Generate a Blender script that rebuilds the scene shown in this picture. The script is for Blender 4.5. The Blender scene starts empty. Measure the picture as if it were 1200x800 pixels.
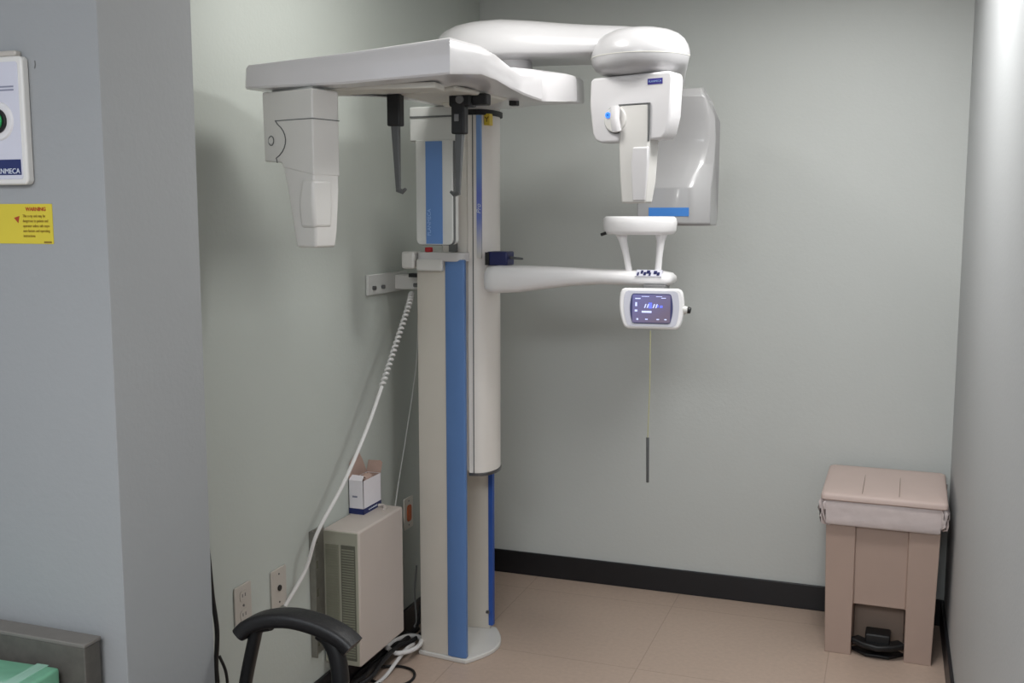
import bpy, bmesh, math, random
from math import sin, cos, pi, radians, atan2, hypot
from mathutils import Vector, Matrix, Euler
random.seed(4)
SC = bpy.context.scene
C = SC.collection

# ------------------------------------------------------------------ materials
def srgb(c):
    return tuple(((v/255)/12.92 if v/255 <= .04045 else ((v/255+.055)/1.055)**2.4) for v in c)
def mat(name, col, rough=.5, var=.04, scale=8, metal=0, coat=0, bump=0, bscale=200, emit=0, spec=.5, stretch=(1,1,1), trans=0):
    m = bpy.data.materials.new(name); m.use_nodes = True
    nt = m.node_tree; b = nt.nodes['Principled BSDF']
    b.inputs['Roughness'].default_value = rough; b.inputs['Metallic'].default_value = metal
    b.inputs['Specular IOR Level'].default_value = spec
    b.inputs['Coat Weight'].default_value = coat; b.inputs['Coat Roughness'].default_value = .08
    if trans: b.inputs['Transmission Weight'].default_value = trans
    c = srgb(col)
    tc = nt.nodes.new('ShaderNodeTexCoord'); mp = nt.nodes.new('ShaderNodeMapping'); mp.inputs['Scale'].default_value = stretch
    nz = nt.nodes.new('ShaderNodeTexNoise'); nz.inputs['Scale'].default_value = scale; nz.inputs['Detail'].default_value = 4
    rp = nt.nodes.new('ShaderNodeValToRGB')
    rp.color_ramp.elements[0].position = .3; rp.color_ramp.elements[1].position = .7
    rp.color_ramp.elements[0].color = (*[max(0, v*(1-var)) for v in c], 1)
    rp.color_ramp.elements[1].color = (*[min(1, v*(1+var)) for v in c], 1)
    nt.links.new(tc.outputs['Object'], mp.inputs['Vector']); nt.links.new(mp.outputs[0], nz.inputs['Vector'])
    nt.links.new(nz.outputs['Fac'], rp.inputs['Fac']); nt.links.new(rp.outputs['Color'], b.inputs['Base Color'])
    if emit:
        nt.links.new(rp.outputs['Color'], b.inputs['Emission Color']); b.inputs['Emission Strength'].default_value = emit
    if bump:
        n2 = nt.nodes.new('ShaderNodeTexNoise'); n2.inputs['Scale'].default_value = bscale
        bp = nt.nodes.new('ShaderNodeBump'); bp.inputs['Strength'].default_value = bump; bp.inputs['Distance'].default_value = .002
        nt.links.new(tc.outputs['Object'], n2.inputs['Vector']); nt.links.new(n2.outputs['Fac'], bp.inputs['Height'])
        nt.links.new(bp.outputs[0], b.inputs['Normal'])
    return m
M = dict(
    wallb=mat('mint_paint_lit_back', (198, 201, 198), .75, .015, 2, bump=.25, bscale=90),  # wall paint lightened to stand in for light on the back wall
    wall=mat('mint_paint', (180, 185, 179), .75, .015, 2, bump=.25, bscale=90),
    wallr=mat('pale_paint_right', (180, 182, 183), .6, .015, 2, bump=.25, bscale=90),
    pillar=mat('pillar_shaded_paint', (148, 150, 151), .75, .015, 2, bump=.25, bscale=90),  # wall paint darkened, the pillar's shading is put into the colour
    ceil=mat('ceiling_white', (220, 220, 215), .8, .02),
    base=mat('black_rubber_base', (24, 24, 28), .4, .1, 20),
    whited=mat('white_plastic_dimmed_arm', (176, 175, 176), .3, .012, 6, coat=.3),  # white plastic darkened to offset the close lamp on upper arm and dome
    whitet=mat('white_plastic_shaded_tube', (158, 157, 157), .32, .02, 6, coat=.25),  # white plastic darkened for the shadow that falls on the tube head
    bright=mat('lit_white_plastic', (236, 234, 234), .3, .01, 6, coat=.3),  # white plastic lightened to stand in for light on the patient arm
    colw=mat('column_lit_white', (232, 227, 221), .38, .015, 6, coat=.1),  # satin white lightened to stand in for light on the column
    white=mat('white_gloss_plastic', (214, 212, 213), .28, .012, 6, coat=.35),
    white2=mat('white_satin_plastic', (212, 210, 206), .38, .015, 6, coat=.1),
    cream=mat('cream_painted_metal', (208, 202, 192), .4, .02, 5),
    greyw=mat('grey_white_plastic', (196, 197, 194), .45, .02, 5),
    under=mat('underside_grey', (205, 203, 194), .5, .02, 5),
    blue=mat('blue_stripe', (90, 126, 180), .4, .03, 6),
    blue2=mat('blue_stripe_bright', (62, 128, 205), .4, .03, 6),
    blued=mat('blue_stripe_deep', (44, 84, 165), .45, .03, 6),
    navy=mat('navy_plastic', (20, 26, 78), .4, .1, 30),
    navyl=mat('navy_label', (26, 38, 92), .4, .03),
    violet=mat('violet_badge', (52, 44, 130), .4, .03),
    black=mat('black_plastic', (11, 11, 13), .5, .1, 40),
    blackr=mat('black_rubber', (17, 16, 18), .5, .12, 60, bump=.3),
    grey=mat('grey_rod', (84, 86, 86), .4, .05, 30),
    dgrey=mat('dark_grey_strip', (112, 112, 112), .4, .05, 30),
    line=mat('groove_line', (92, 94, 94), .7, .02),
    metal=mat('galvanised_metal', (150, 148, 142), .35, .08, 40, metal=.8),
    steel=mat('steel', (120, 120, 122), .3, .05, 40, metal=.9),
    red=mat('red_button', (190, 30, 40), .35, .05),
    yellow=mat('yellow_sticker', (202, 184, 52), .5, .03),
    yell2=mat('yellow_tag', (224, 196, 60), .5, .05),
    orange=mat('orange_plastic', (190, 92, 40), .5, .1, 30),
    brown=mat('sticker_brown_ink', (128, 100, 22), .6, .02),
    redink=mat('sticker_red_ink', (160, 60, 20), .6, .02),
    ink=mat('grey_ink', (130, 132, 150), .6, .02),
    whiteink=mat('white_ink', (210, 215, 225), .5, .01),
    paleblue=mat('pale_blue_ink', (142, 172, 214), .5, .01),
    green=mat('green_button', (30, 150, 80), .3, .05),
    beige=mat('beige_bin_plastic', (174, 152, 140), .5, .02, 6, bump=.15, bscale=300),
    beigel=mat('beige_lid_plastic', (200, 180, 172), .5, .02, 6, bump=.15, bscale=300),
    beiged=mat('beige_bin_shade', (142, 124, 111), .6, .03, 6),  # bin plastic darkened as painted shade in recess, rim and creases
    encl=mat('enclosure_paint', (188, 178, 170), .5, .02, 6),
    enclg=mat('enclosure_side', (160, 159, 144), .5, .02, 6),
    vent=mat('vent_slats', (132, 132, 116), .5, .05, 20),
    ventd=mat('vent_dark', (96, 96, 84), .6, .05, 20),
    card=mat('brown_card_inside', (176, 150, 138), .8, .06, 30),
    cardw=mat('white_card', (226, 222, 226), .6, .02, 20),
    plate=mat('outlet_plate', (178, 172, 164), .45, .02),
    wcord=mat('white_cord', (214, 212, 210), .45, .02),
    ycord=mat('yellowed_cord', (172, 170, 130), .5, .03),
    panelg=mat('dark_grey_laminate', (84, 81, 76), .6, .12, 60),
    panelt=mat('grey_laminate_edge', (112, 108, 103), .65, .05, 30),
    desk=mat('desk_top', (150, 150, 148), .5, .05, 20),
    greenb=mat('green_wrap', (110, 168, 138), .3, .12, 14, coat=.6, stretch=(1, 3, 1)),
    greenl=mat('green_highlight', (150, 192, 172), .25, .06, 14, coat=.5),  # pale tone for the highlights painted on the glossy pack
    bezel=mat('bezel_lilac', (198, 198, 209), .35, .01, coat=.2),
    bezeld=mat('screen_frame_navy', (48, 50, 100), .3, .03),
    icon=mat('screen_icon', (196, 204, 250), .4, .02, emit=.55),
    icon2=mat('screen_icon_blue', (96, 110, 250), .4, .02, emit=.6),
    led=mat('blue_led_ring', (60, 130, 255), .3, .02, emit=.8),
)
# bin liner: pale thin crinkled plastic
M['liner'] = mat('clear_liner', (206, 194, 192), .3, .05, 25, coat=.4, bump=.8, bscale=40)
# lit screen, lilac to rose from top-left to bottom-right
def screen_mat():
    m = bpy.data.materials.new('lit_screen'); m.use_nodes = True; nt = m.node_tree; b = nt.nodes['Principled BSDF']
    tc = nt.nodes.new('ShaderNodeTexCoord'); sp = nt.nodes.new('ShaderNodeSeparateXYZ'); ad = nt.nodes.new('ShaderNodeMath'); ad.operation = 'SUBTRACT'
    rp = nt.nodes.new('ShaderNodeValToRGB'); rp.color_ramp.elements[0].color = (*srgb((122, 122, 190)), 1); rp.color_ramp.elements[1].color = (*srgb((130, 112, 134)), 1)
    nt.links.new(tc.outputs['Generated'], sp.inputs[0]); nt.links.new(sp.outputs['Z'], ad.inputs[1]); nt.links.new(sp.outputs['X'], ad.inputs[0])
    mr = nt.nodes.new('ShaderNodeMapRange'); mr.inputs['From Min'].default_value = -1; mr.inputs['From Max'].default_value = .6
    nt.links.new(ad.outputs[0], mr.inputs[0]); nt.links.new(mr.outputs[0], rp.inputs[0])
    nt.links.new(rp.outputs[0], b.inputs['Emission Color']); b.inputs['Emission Strength'].default_value = .62
    b.inputs['Base Color'].default_value = (.03, .03, .05, 1); b.inputs['Roughness'].default_value = .25
    return m
M['screen'] = screen_mat()
# column stripe fading to cream at its lower end
def fade_mat():
    m = bpy.data.materials.new('blue_fading_stripe'); m.use_nodes = True; nt = m.node_tree; b = nt.nodes['Principled BSDF']
    tc = nt.nodes.new('ShaderNodeTexCoord'); sp = nt.nodes.new('ShaderNodeSeparateXYZ')
    rp = nt.nodes.new('ShaderNodeValToRGB'); e = rp.color_ramp.elements
    e[0].position = 0; e[0].color = (*srgb((212, 208, 200)), 1); e[1].position = 1; e[1].color = (*srgb((126, 160, 212)), 1)
    for p, c in ((.28, (110, 128, 196)), (.45, (98, 112, 190)), (.62, (110, 146, 204))):
        k = e.new(p); k.color = (*srgb(c), 1)
    nt.links.new(tc.outputs['Generated'], sp.inputs[0]); nt.links.new(sp.outputs['Z'], rp.inputs[0]); nt.links.new(rp.outputs[0], b.inputs['Base Color'])
    b.inputs['Roughness'].default_value = .4
    return m
M['fade'] = fade_mat()
# floor tiles
def floor_mat():
    m = bpy.data.materials.new('vinyl_tiles'); m.use_nodes = True; nt = m.node_tree; b = nt.nodes['Principled BSDF']
    tc = nt.nodes.new('ShaderNodeTexCoord'); mp = nt.nodes.new('ShaderNodeMapping')
    mp.inputs['Rotation'].default_value = (0, 0, radians(0)); mp.inputs['Location'].default_value = (.156, .29, 0)
    br = nt.nodes.new('ShaderNodeTexBrick'); br.offset = 0
    br.inputs['Scale'].default_value = 1; br.inputs['Brick Width'].default_value = .61; br.inputs['Row Height'].default_value = .61
    br.inputs['Mortar Size'].default_value = .0022; br.inputs['Mortar Smooth'].default_value = .3
    br.inputs['Color1'].default_value = (*srgb((181, 160, 145)), 1); br.inputs['Color2'].default_value = (*srgb((184, 163, 148)), 1)
    br.inputs['Mortar'].default_value = (*srgb((163, 143, 128)), 1)
    nz = nt.nodes.new('ShaderNodeTexNoise'); nz.inputs['Scale'].default_value = 60; nz.inputs['Detail'].default_value = 5
    mx = nt.nodes.new('ShaderNodeMix'); mx.data_type = 'RGBA'; mx.blend_type = 'OVERLAY'; mx.inputs[0].default_value = .12
    nt.links.new(tc.outputs['Object'], mp.inputs[0]); nt.links.new(mp.outputs[0], br.inputs['Vector']); nt.links.new(tc.outputs['Object'], nz.inputs['Vector'])
    nt.links.new(br.outputs['Color'], mx.inputs[6]); nt.links.new(nz.outputs['Fac'], mx.inputs[7]); nt.links.new(mx.outputs[2], b.inputs['Base Color'])
    b.inputs['Roughness'].default_value = .42
    return m
M['floor'] = floor_mat()

# ------------------------------------------------------------------ helpers
def link(name, bm, m, parent=None, smooth=True, bevel=0, seg=3, loc=None, rz=0, ang=35):
    bmesh.ops.recalc_face_normals(bm, faces=bm.faces)
    me = bpy.data.meshes.new(name); bm.to_mesh(me); bm.free()
    o = bpy.data.objects.new(name, me); C.objects.link(o)
    for q in (m if isinstance(m, (list, tuple)) else [m]): me.materials.append(q)
    if smooth:
        for p in me.polygons: p.use_smooth = True
        try: me.set_sharp_from_angle(angle=radians(ang))
        except Exception: pass
    if bevel:
        md = o.modifiers.new('bev', 'BEVEL'); md.width = bevel; md.segments = seg; md.limit_method = 'ANGLE'; md.angle_limit = radians(30)
        md.harden_normals = False
    if parent: o.parent = parent
    if loc: o.location = loc
    if rz: o.rotation_euler.z = rz
    return o
def box(bm, x0, x1, y0, y1, z0, z1, mi=0):
    v = [bm.verts.new(p) for p in ((x0,y0,z0),(x1,y0,z0),(x1,y1,z0),(x0,y1,z0),(x0,y0,z1),(x1,y0,z1),(x1,y1,z1),(x0,y1,z1))]
    for f in ((0,3,2,1),(4,5,6,7),(0,1,5,4),(1,2,6,5),(2,3,7,6),(3,0,4,7)):
        bm.faces.new([v[i] for i in f]).material_index = mi
    return v
def B(*a):
    bm = bmesh.new(); box(bm, *a); return bm
def loft(bm, rings, cap=True, mi=0):
    R = [[bm.verts.new(p) for p in r] for r in rings]; n = len(R[0])
    for a, b in zip(R, R[1:]):
        for i in range(n):
            bm.faces.new((a[i], a[(i+1) % n], b[(i+1) % n], b[i])).material_index = mi
    if cap:
        bm.faces.new(R[0][::-1]).material_index = mi; bm.faces.new(R[-1]).material_index = mi
    return R
def prism(pts, z0, z1):      # plan polygon
    bm = bmesh.new(); loft(bm, [[(x, y, z0) for x, y in pts], [(x, y, z1) for x, y in pts]]); return bm
def prism_xz(pts, y0, y1):   # elevation polygon
    bm = bmesh.new(); loft(bm, [[(x, y0, z) for x, z in pts], [(x, y1, z) for x, z in pts]]); return bm
def prism_yz(pts, x0, x1):
    bm = bmesh.new(); loft(bm, [[(x0, y, z) for y, z in pts], [(x1, y, z) for y, z in pts]]); return bm
def rr(cx, cy, w, h, r, n=5, rs=None):    # rounded rectangle outline
    out = []
    for k, (sx, sy, a0) in enumerate(((1,1,0),(-1,1,90),(-1,-1,180),(1,-1,270))):
        q = rs[k] if rs else r
        for i in range(n+1):
            a = radians(a0 + 90*i/n); out.append((cx+sx*(w/2-q)+q*cos(a), cy+sy*(h/2-q)+q*sin(a)))
    return out
def cyl(bm, p0, p1, r0, r1=None, n=20, mi=0):
    r1 = r0 if r1 is None else r1
    p0, p1 = Vector(p0), Vector(p1); d = (p1-p0).normalized()
    a = d.orthogonal().normalized(); b = d.cross(a)
    loft(bm, [[p0+(a*cos(2*pi*i/n)+b*sin(2*pi*i/n))*r0 for i in range(n)], [p1+(a*cos(2*pi*i/n)+b*sin(2*pi*i/n))*r1 for i in range(n)]], mi=mi)
def CY(*a, **k):
    bm = bmesh.new(); cyl(bm, *a, **k); return bm
def spline(pts, k=8):
    P = [Vector(p) for p in pts]; P = [P[0]*2-P[1]]+P+[P[-1]*2-P[-2]]; out = []
    for i in range(1, len(P)-2):
        for j in range(k):
            t = j/k; a, b, c, d = P[i-1:i+3]
            out.append(.5*((2*b)+(-a+c)*t+(2*a-5*b+4*c-d)*t*t+(-a+3*b-3*c+d)*t**3))
    out.append(P[-2]); return out
def tube(bm, pts, r, n=10, flat=None, mi=0, cap=True):     # r number or list
    P = [Vector(p) for p in pts]; rings = []; up = None
    for i, p in enumerate(P):
        d = (P[min(i+1, len(P)-1)]-P[max(i-1, 0)]).normalized()
        if up is None: up = d.orthogonal().normalized()
        up = (up-d*up.dot(d)).normalized(); s = d.cross(up)
        q = r[i] if isinstance(r, (list, tuple)) else r
        rings.append([p+(up*cos(2*pi*j/n)+s*sin(2*pi*j/n))*q for j in range(n)])
    loft(bm, rings, cap, mi)
def ribbon(bm, pts, w, t, side=Vector((0,1,0)), rnd=.3):   # rounded rectangular section swept along a path, w across 'side'
    P = [Vector(p) for p in pts]; rings = []
    for i, p in enumerate(P):
        d = (P[min(i+1, len(P)-1)]-P[max(i-1, 0)]).normalized()
        s = (side-d*side.dot(d)).normalized(); u = d.cross(s)
        ww = w[i] if isinstance(w, (list, tuple)) else w; tt = t[i] if isinstance(t, (list, tuple)) else t
        rings.append([p+s*a+u*b for a, b in rr(0, 0, ww, tt, min(ww, tt)*rnd, 3)])
    loft(bm, rings)
def TB(pts, r, **k):
    bm = bmesh.new(); tube(bm, pts, r, **k); return bm
def sweep_sections(secs, n=28, p=2.6):
    """secs: (centre, half width vector, half height vector) superellipse sections"""
    bm = bmesh.new(); rings = []
    for c, a, b in secs:
        c, a, b = Vector(c), Vector(a), Vector(b); ring = []
        for i in range(n):
            t = 2*pi*i/n; ct, st = cos(t), sin(t)
            ring.append(c+a*(abs(ct)**(2/p)*(1 if ct > 0 else -1))+b*(abs(st)**(2/p)*(1 if st > 0 else -1)))
        rings.append(ring)
    loft(bm, rings); return bm
def text(name, body, size, m, loc, rot, parent=None, align='CENTER', depth=.0004, shear=0, bold=0, spacing=1, sx=1):
    cu = bpy.data.curves.new(name, 'FONT'); cu.body = body; cu.size = size; cu.align_x = align; cu.align_y = 'CENTER'
    cu.extrude = depth; cu.shear = shear; cu.offset = bold; cu.space_character = spacing
    t = bpy.data.objects.new(name, cu); C.objects.link(t)
    dg = bpy.context.evaluated_depsgraph_get(); me = bpy.data.meshes.new_from_object(t.evaluated_get(dg))
    bpy.data.objects.remove(t); me.name = name; me.materials.clear(); me.materials.append(m)
    o = bpy.data.objects.new(name, me); C.objects.link(o)
    o.location = loc; o.rotation_euler = rot; o.scale.x = sx
    if parent: o.parent = parent
    return o
def thing(name, label, cat, loc=(0,0,0), rz=0, group=None):
    o = bpy.data.objects.new(name, None); C.objects.link(o); o.empty_display_size = .05
    o.location = loc; o.rotation_euler = (0,0,rz); tag(o, label, cat, group); return o
def tag(o, label, cat=None, group=None):
    o['label'] = label
    if cat: o['category'] = cat
    if group: o['group'] = group
    return o
def struct(name, bm, m, **k):
    o = link(name, bm, m, smooth=False, **k); o['kind'] = 'structure'; return o
FR = (pi/2, 0, 0)    # text facing -Y

# ------------------------------------------------------------------ room
XL, XR, YB, PX, PY0, PY1, HC = -1.64, .235, 4.14, -1.343, 1.55, 1.82, 2.44
def wall_leaning():   # right wall
    return B(XR, XR+.1, -1.5, YB+.1, 0, HC)
struct('floor', B(-3.4, 1.0, -1.6, YB+.1, -.1, 0), M['floor'])
struct('ceiling', B(-3.4, 1.0, -1.6, YB+.1, HC, HC+.1), M['ceil'])
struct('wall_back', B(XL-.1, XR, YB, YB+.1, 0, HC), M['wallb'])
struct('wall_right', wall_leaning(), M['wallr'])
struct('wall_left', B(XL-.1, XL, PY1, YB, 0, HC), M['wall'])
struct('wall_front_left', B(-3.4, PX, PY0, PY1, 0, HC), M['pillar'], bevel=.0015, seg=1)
struct('baseboard_back', B(XL, XR, YB-.012, YB, 0, .1), M['base'], bevel=.003)
struct('baseboard_left', B(XL, XL+.012, PY1, YB-.012, 0, .1), M['base'], bevel=.003)
struct('baseboard_right', B(XR-.012, XR, -1.5, YB-.012, 0, .1), M['base'], bevel=.003)

# ------------------------------------------------------------------ x-ray machine
X = thing('dental_xray_machine', 'tall white panoramic dental x-ray machine with blue striped column and hanging sensor heads', 'x-ray machine', (-1.43, 3.33, 0))
X0 = Vector((-1.43, 3.33, 0))
def part(name, bm, m, parent=None, **k):
    """geometry given in room coordinates; child of the machine or of a part"""
    for v in bm.verts: v.co -= X0
    return link(name, bm, m, parent or X, **k)
def xt(name, body, size, m, loc, rot, parent=None, **k):
    return text(name, body, size, m, Vector(loc)-X0, rot, parent or X, **k)

# base plate with rounded front
bp = [(-1.52, 3.225), (-1.33, 3.203)] + [(-1.33+.062*sin(pi*t/10)*1.0, 3.203+.31*t/10) for t in range(1, 10)] + [(-1.335, 3.515), (-1.53, 3.50)]
part('base_plate', prism(bp, 0, .016), M['white2'], bevel=.004)
# U shaped stand, open towards +X
st = [(-1.512, 3.232), (-1.475, 3.224), (-1.335, 3.215), (-1.335, 3.228), (-1.47, 3.245), (-1.47, 3.475), (-1.35, 3.49), (-1.35, 3.503), (-1.50, 3.50), (-1.512, 3.49)]
part('stand', prism(st, .016, 1.40), M['cream'], bevel=.002, seg=2)
bm = bmesh.new()
loft(bm, [[(x, y, z) for x, y in ((-1.403, 3.2165), (-1.385, 3.211), (-1.345, 3.209), (-1.331, 3.212), (-1.331, 3.23), (-1.40, 3.23))] for z in (.017, 1.395)])
part('side_strip', bm, M['blue'], bevel=.003)
part('side_strip', B(-1.355, -1.338, 3.486, 3.508, .03, 1.30), M['blued'], bevel=.002)
part('screw', CY((-1.335, 3.44, .10), (-1.345, 3.44, .10), .006), M['steel'])
bm = B(-1.4695, -1.462, 3.246, 3.474, .02, 1.38); part('channel_liner', bm, M['greyw'])
# inner channel face visible between the strips
# stand cap
cap = part('stand_cap', prism(rr(-1.418, 3.3, .178, .185, .03, 4, rs=(.004, .004, .03, .03)), 1.388, 1.418), M['white'], bevel=.008)
part('cap_side_block', B(-1.556, -1.508, 3.20, 3.27, 1.362, 1.42), M['white2'], bevel=.008)
part('cap_lip', B(-1.50, -1.405, 3.199, 3.217, 1.356, 1.395), M['white2'], bevel=.006)
part('emergency_button', CY((-1.475, 3.25, 1.418), (-1.475, 3.25, 1.434), .014, .013), M['red'], bevel=.003)
# wall bracket behind stand
br = part('wall_bracket', B(-1.636, -1.512, 3.30, 3.345, 1.285, 1.335), M['white2'], bevel=.004)
bm = B(-1.639, -1.628, 3.10, 3.40, 1.276, 1.345); part('wall_plate', bm, M['greyw'], bevel=.003)
for yy in (3.135, 3.20):
    part('bracket_bolt', CY((-1.628, yy, 1.30), (-1.618, yy, 1.30), .007), M['steel'])
part('bracket_screw', B(-1.545, -1.512, 3.235, 3.26, 1.332, 1.345), M['black'])
part('bracket_screw', CY((-1.53, 3.245, 1.305), (-1.512, 3.245, 1.305), .007), M['steel'])

# moving column: rear channel piece plus half-round nose
cx, cy, hw = -1.318, 3.345, .09
nose = [(-1.335, 3.253), (-1.31, 3.257)] + [(-1.31+.047*sin(a), 3.345-.087*cos(a)) for a in [radians(15*i) for i in range(1, 12)]] + [(-1.31, 3.432), (-1.335, 3.437)]
colm = part('moving_column', prism(nose, .665, 1.905), M['colw'], bevel=.002)
part('column_spine', B(-1.43, -1.3365, 3.257, 3.433, .67, 1.905), M['colw'], bevel=.006)
part('seam_strip', B(-1.3175, -1.3150, 3.2535, 3.2575, .665, 1.88), M['line'])
low = [(x, y) for x, y in nose]
lo2 = [(cxx+(.004 if cxx > -1.32 else 0), y) for cxx, y in nose]
part('column_end_rim', prism(lo2, .655, .665), M['steel'], bevel=.001, seg=1)
part('column_stripe', B(-1.303, -1.287, 3.2540, 3.2640, 1.40, 1.867), M['fade'])
xt('column_lettering', 'Pro', .022, M['whiteink'], (-1.295, 3.2536, 1.562), (pi/2, -pi/2, 0), shear=.3)
tagp = part('danger_tag', B(-1.2815, -1.2625, 3.270, 3.30, 1.835, 1.872), M['yell2'])
xt('danger_mark', 'Y', .022, M['brown'], (-1.272, 3.2695, 1.853), FR, bold=.0008)
rim = [(x+(.006 if x > -1.32 else 0), y+(-.008 if y < 3.345 else .008)) for x, y in nose]
rim = [(x if x > -1.33 else -1.44, y) for x, y in rim]
part('top_collar', prism(rim, 1.868, 1.886), M['black'], bevel=.002)
# dark strip behind collimator
part('cable_duct', prism([(-1.40, 3.02+.225), (-1.372, 3.245), (-1.372, 3.256), (-1.40, 3.256)], 1.42, 1.60), M['dgrey'])

# cephalometric shoulder: broad slab over the column with a long left arm
top = [ # x, y, zb, zt
 (-1.497, 2.235, 1.848, 1.908), (-1.25, 2.262, 1.852, 1.928), (-.985, 2.298, 1.868, 1.955), (-.945, 2.395, 1.878, 1.948),
 (-.938, 2.48, 1.874, 1.938), (-.942, 2.60, 1.866, 1.924), (-.952, 2.72, 1.864, 1.918), (-.958, 2.82, 1.864, 1.930), (-.958, 2.90, 1.864, 1.946), (-.945, 2.915, 1.864, 1.948), (-.885, 2.955, 1.866, 1.944), (-.875, 2.968, 1.866, 1.942),
 (-.880, 3.06, 1.868, 1.944), (-.98, 3.20, 1.884, 1.944), (-1.12, 3.36, 1.9, 1.94), (-1.26, 3.44, 1.9, 1.93), (-1.38, 3.42, 1.9, 1.92), (-1.39, 3.20, 1.88, 1.92), (-1.31, 2.90, 1.866, 1.915), (-1.28, 2.62, 1.855, 1.905), (-1.34, 2.44, 1.85, 1.902), (-1.50, 2.385, 1.85, 1.902), (-1.51, 2.25, 1.848, 1.906)]
def slab(top):
    bm = bmesh.new(); n = len(top)
    c = Vector((-1.18, 2.75, 0))
    def ring(f, zf):
        out = []
        for (x, y, zb, zt) in top:
            d = Vector((x, y, 0))-c; L = d.length; q = c+d*((L-f)/L); out.append(bm.verts.new((q.x, q.y, zf(zb, zt))))
        return out
    R = [ring(.022, lambda b, t: b), ring(.004, lambda b, t: b+.0015), ring(0, lambda b, t: b+.006), ring(.001, lambda b, t: b+(t-b)*.5), ring(.003, lambda b, t: b+(t-b)*.86), ring(.008, lambda b, t: b+(t-b)*.96), ring(.02, lambda b, t: t), ring(.10, lambda b, t: t+.008)]
    for a, b in zip(R, R[1:]):
        for i in range(n): bm.faces.new((a[i], a[(i+1) % n], b[(i+1) % n], b[i]))
    ct = bm.verts.new((c.x, c.y, 1.952)); cb = bm.verts.new((c.x, c.y, 1.866))
    for i in range(n):
        bm.faces.new((R[-1][i], R[-1][(i+1) % n], ct)); bm.faces.new((R[0][(i+1) % n], R[0][i], cb))
    return bm
sl = part('shoulder_arm', slab(top), M['white'], ang=38)
# details on its underside
part('underside_cover', prism([(-1.25, 2.56), (-1.06, 2.50), (-1.02, 2.78), (-1.12, 2.9), (-1.25, 2.9)], 1.857, 1.87), M['under'], bevel=.006)
part('sensor_rail', prism([(-1.47, 2.30), (-1.05, 2.36), (-1.06, 2.44), (-1.47, 2.42)], 1.847, 1.862), M['under'], bevel=.004)
part('pivot_button', CY((-1.19, 2.80, 1.848), (-1.19, 2.80, 1.858), .028, .034), M['under'], bevel=.004)
part('latch', B(-1.045, -1.022, 2.86, 2.885, 1.852, 1.868), M['black'], bevel=.002)

# sensor heads
def knob_disc(parent, cx, y, cz, r, ridge=True):
    pass
def head(parent_name, org, rz, W, D, zt, zb, cone, mirrored=False):
    h = link(parent_name, B(0, .001, 0, .001, 0, .001), M['white'], X); return h
def localpart(name, bm, m, org, rz, parent, **k):
    o = link(name, bm, m, parent, **k); mt = Matrix.Translation(Vector(org)-X0) @ Matrix.Rotation(rz, 4, 'Z')
    if parent is X: o.matrix_local = mt
    return o
# --- right head (pano): local x along the front, y into depth, z down from 0 (top)
org, rz = (-.847, 2.995, 1.938), radians(-15)
prof = [(.004, -.012), (.014, -.004), (.250, 0), (.262, -.004), (.266, -.02), (.261, -.12), (.250, -.168), (.236, -.184), (.16, -.188), (.04, -.188), (.022, -.180), (.012, -.16), (.002, -.08)]
hd = localpart('sensor_head', prism_xz(prof, 0, .07), M['white'], org, rz, X, bevel=.006)
tag(hd, 'right sensor head with rotary knob and navy badge')
def child(name, bm, m, **k): return link(name, bm, m, hd, **k)
cone = bmesh.new()
def cring(z, x0, x1, y0, y1): return [(x0, y0, z), (x1, y0, z), (x1, y1, z), (x0, y1, z)]
loft(cone, [cring(-.085, .104, .196, -.006, .05), cring(-.20, .104, .200, -.008, .055), cring(-.30, .108, .196, -.006, .05), cring(-.362, .112, .190, -.004, .04)])
child('beam_cone', cone, M['white2'], bevel=.006)
bm = bmesh.new(); loft(bm, [cring(-.205, .152, .201, -.0125, 0), cring(-.25, .146, .2005, -.013, 0), cring(-.355, .15, .189, -.0075, 0)]); child('cone_facet', bm, M['white'], bevel=.004)
bm = bmesh.new(); box(bm, .102, .2005, -.0075, -.001, -.0865, -.0835); box(bm, .1965, .1995, -.009, -.001, -.19, -.085); child('panel_seam', bm, M['line'])
kn = child('rotary_knob', CY((.092, -.010, -.125), (.092, 0, -.125), .036, .037, n=36), M['white2'], bevel=.003)
link('knob_seam', CY((.092, -.0015, -.125), (.092, .001, -.125), .0395, n=36), M['line'], hd)
bm = bmesh.new(); ribbon(bm, [(.098, -.018, -.091), (.101, -.026, -.125), (.104, -.018, -.159)], .026, .022, Vector((1, 0, 0)), .4); link('knob_grip', bm, M['white'], kn, bevel=0)
link('indicator_ring', CY((.070, -.0125, -.112), (.070, -.0095, -.112), .0085), M['led'], kn)
link('indicator_arrow', CY((.070, -.0135, -.112), (.070, -.012, -.112), .0035, n=3), M['navyl'], kn)
bd = child('brand_badge', B(.190, .236, -.0012, .002, -.034, -.018), M['violet'])
text('badge_lettering', 'PLANMECA', .0078, M['paleblue'], (.213, -.0018, -.0262), FR, bd)
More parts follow.
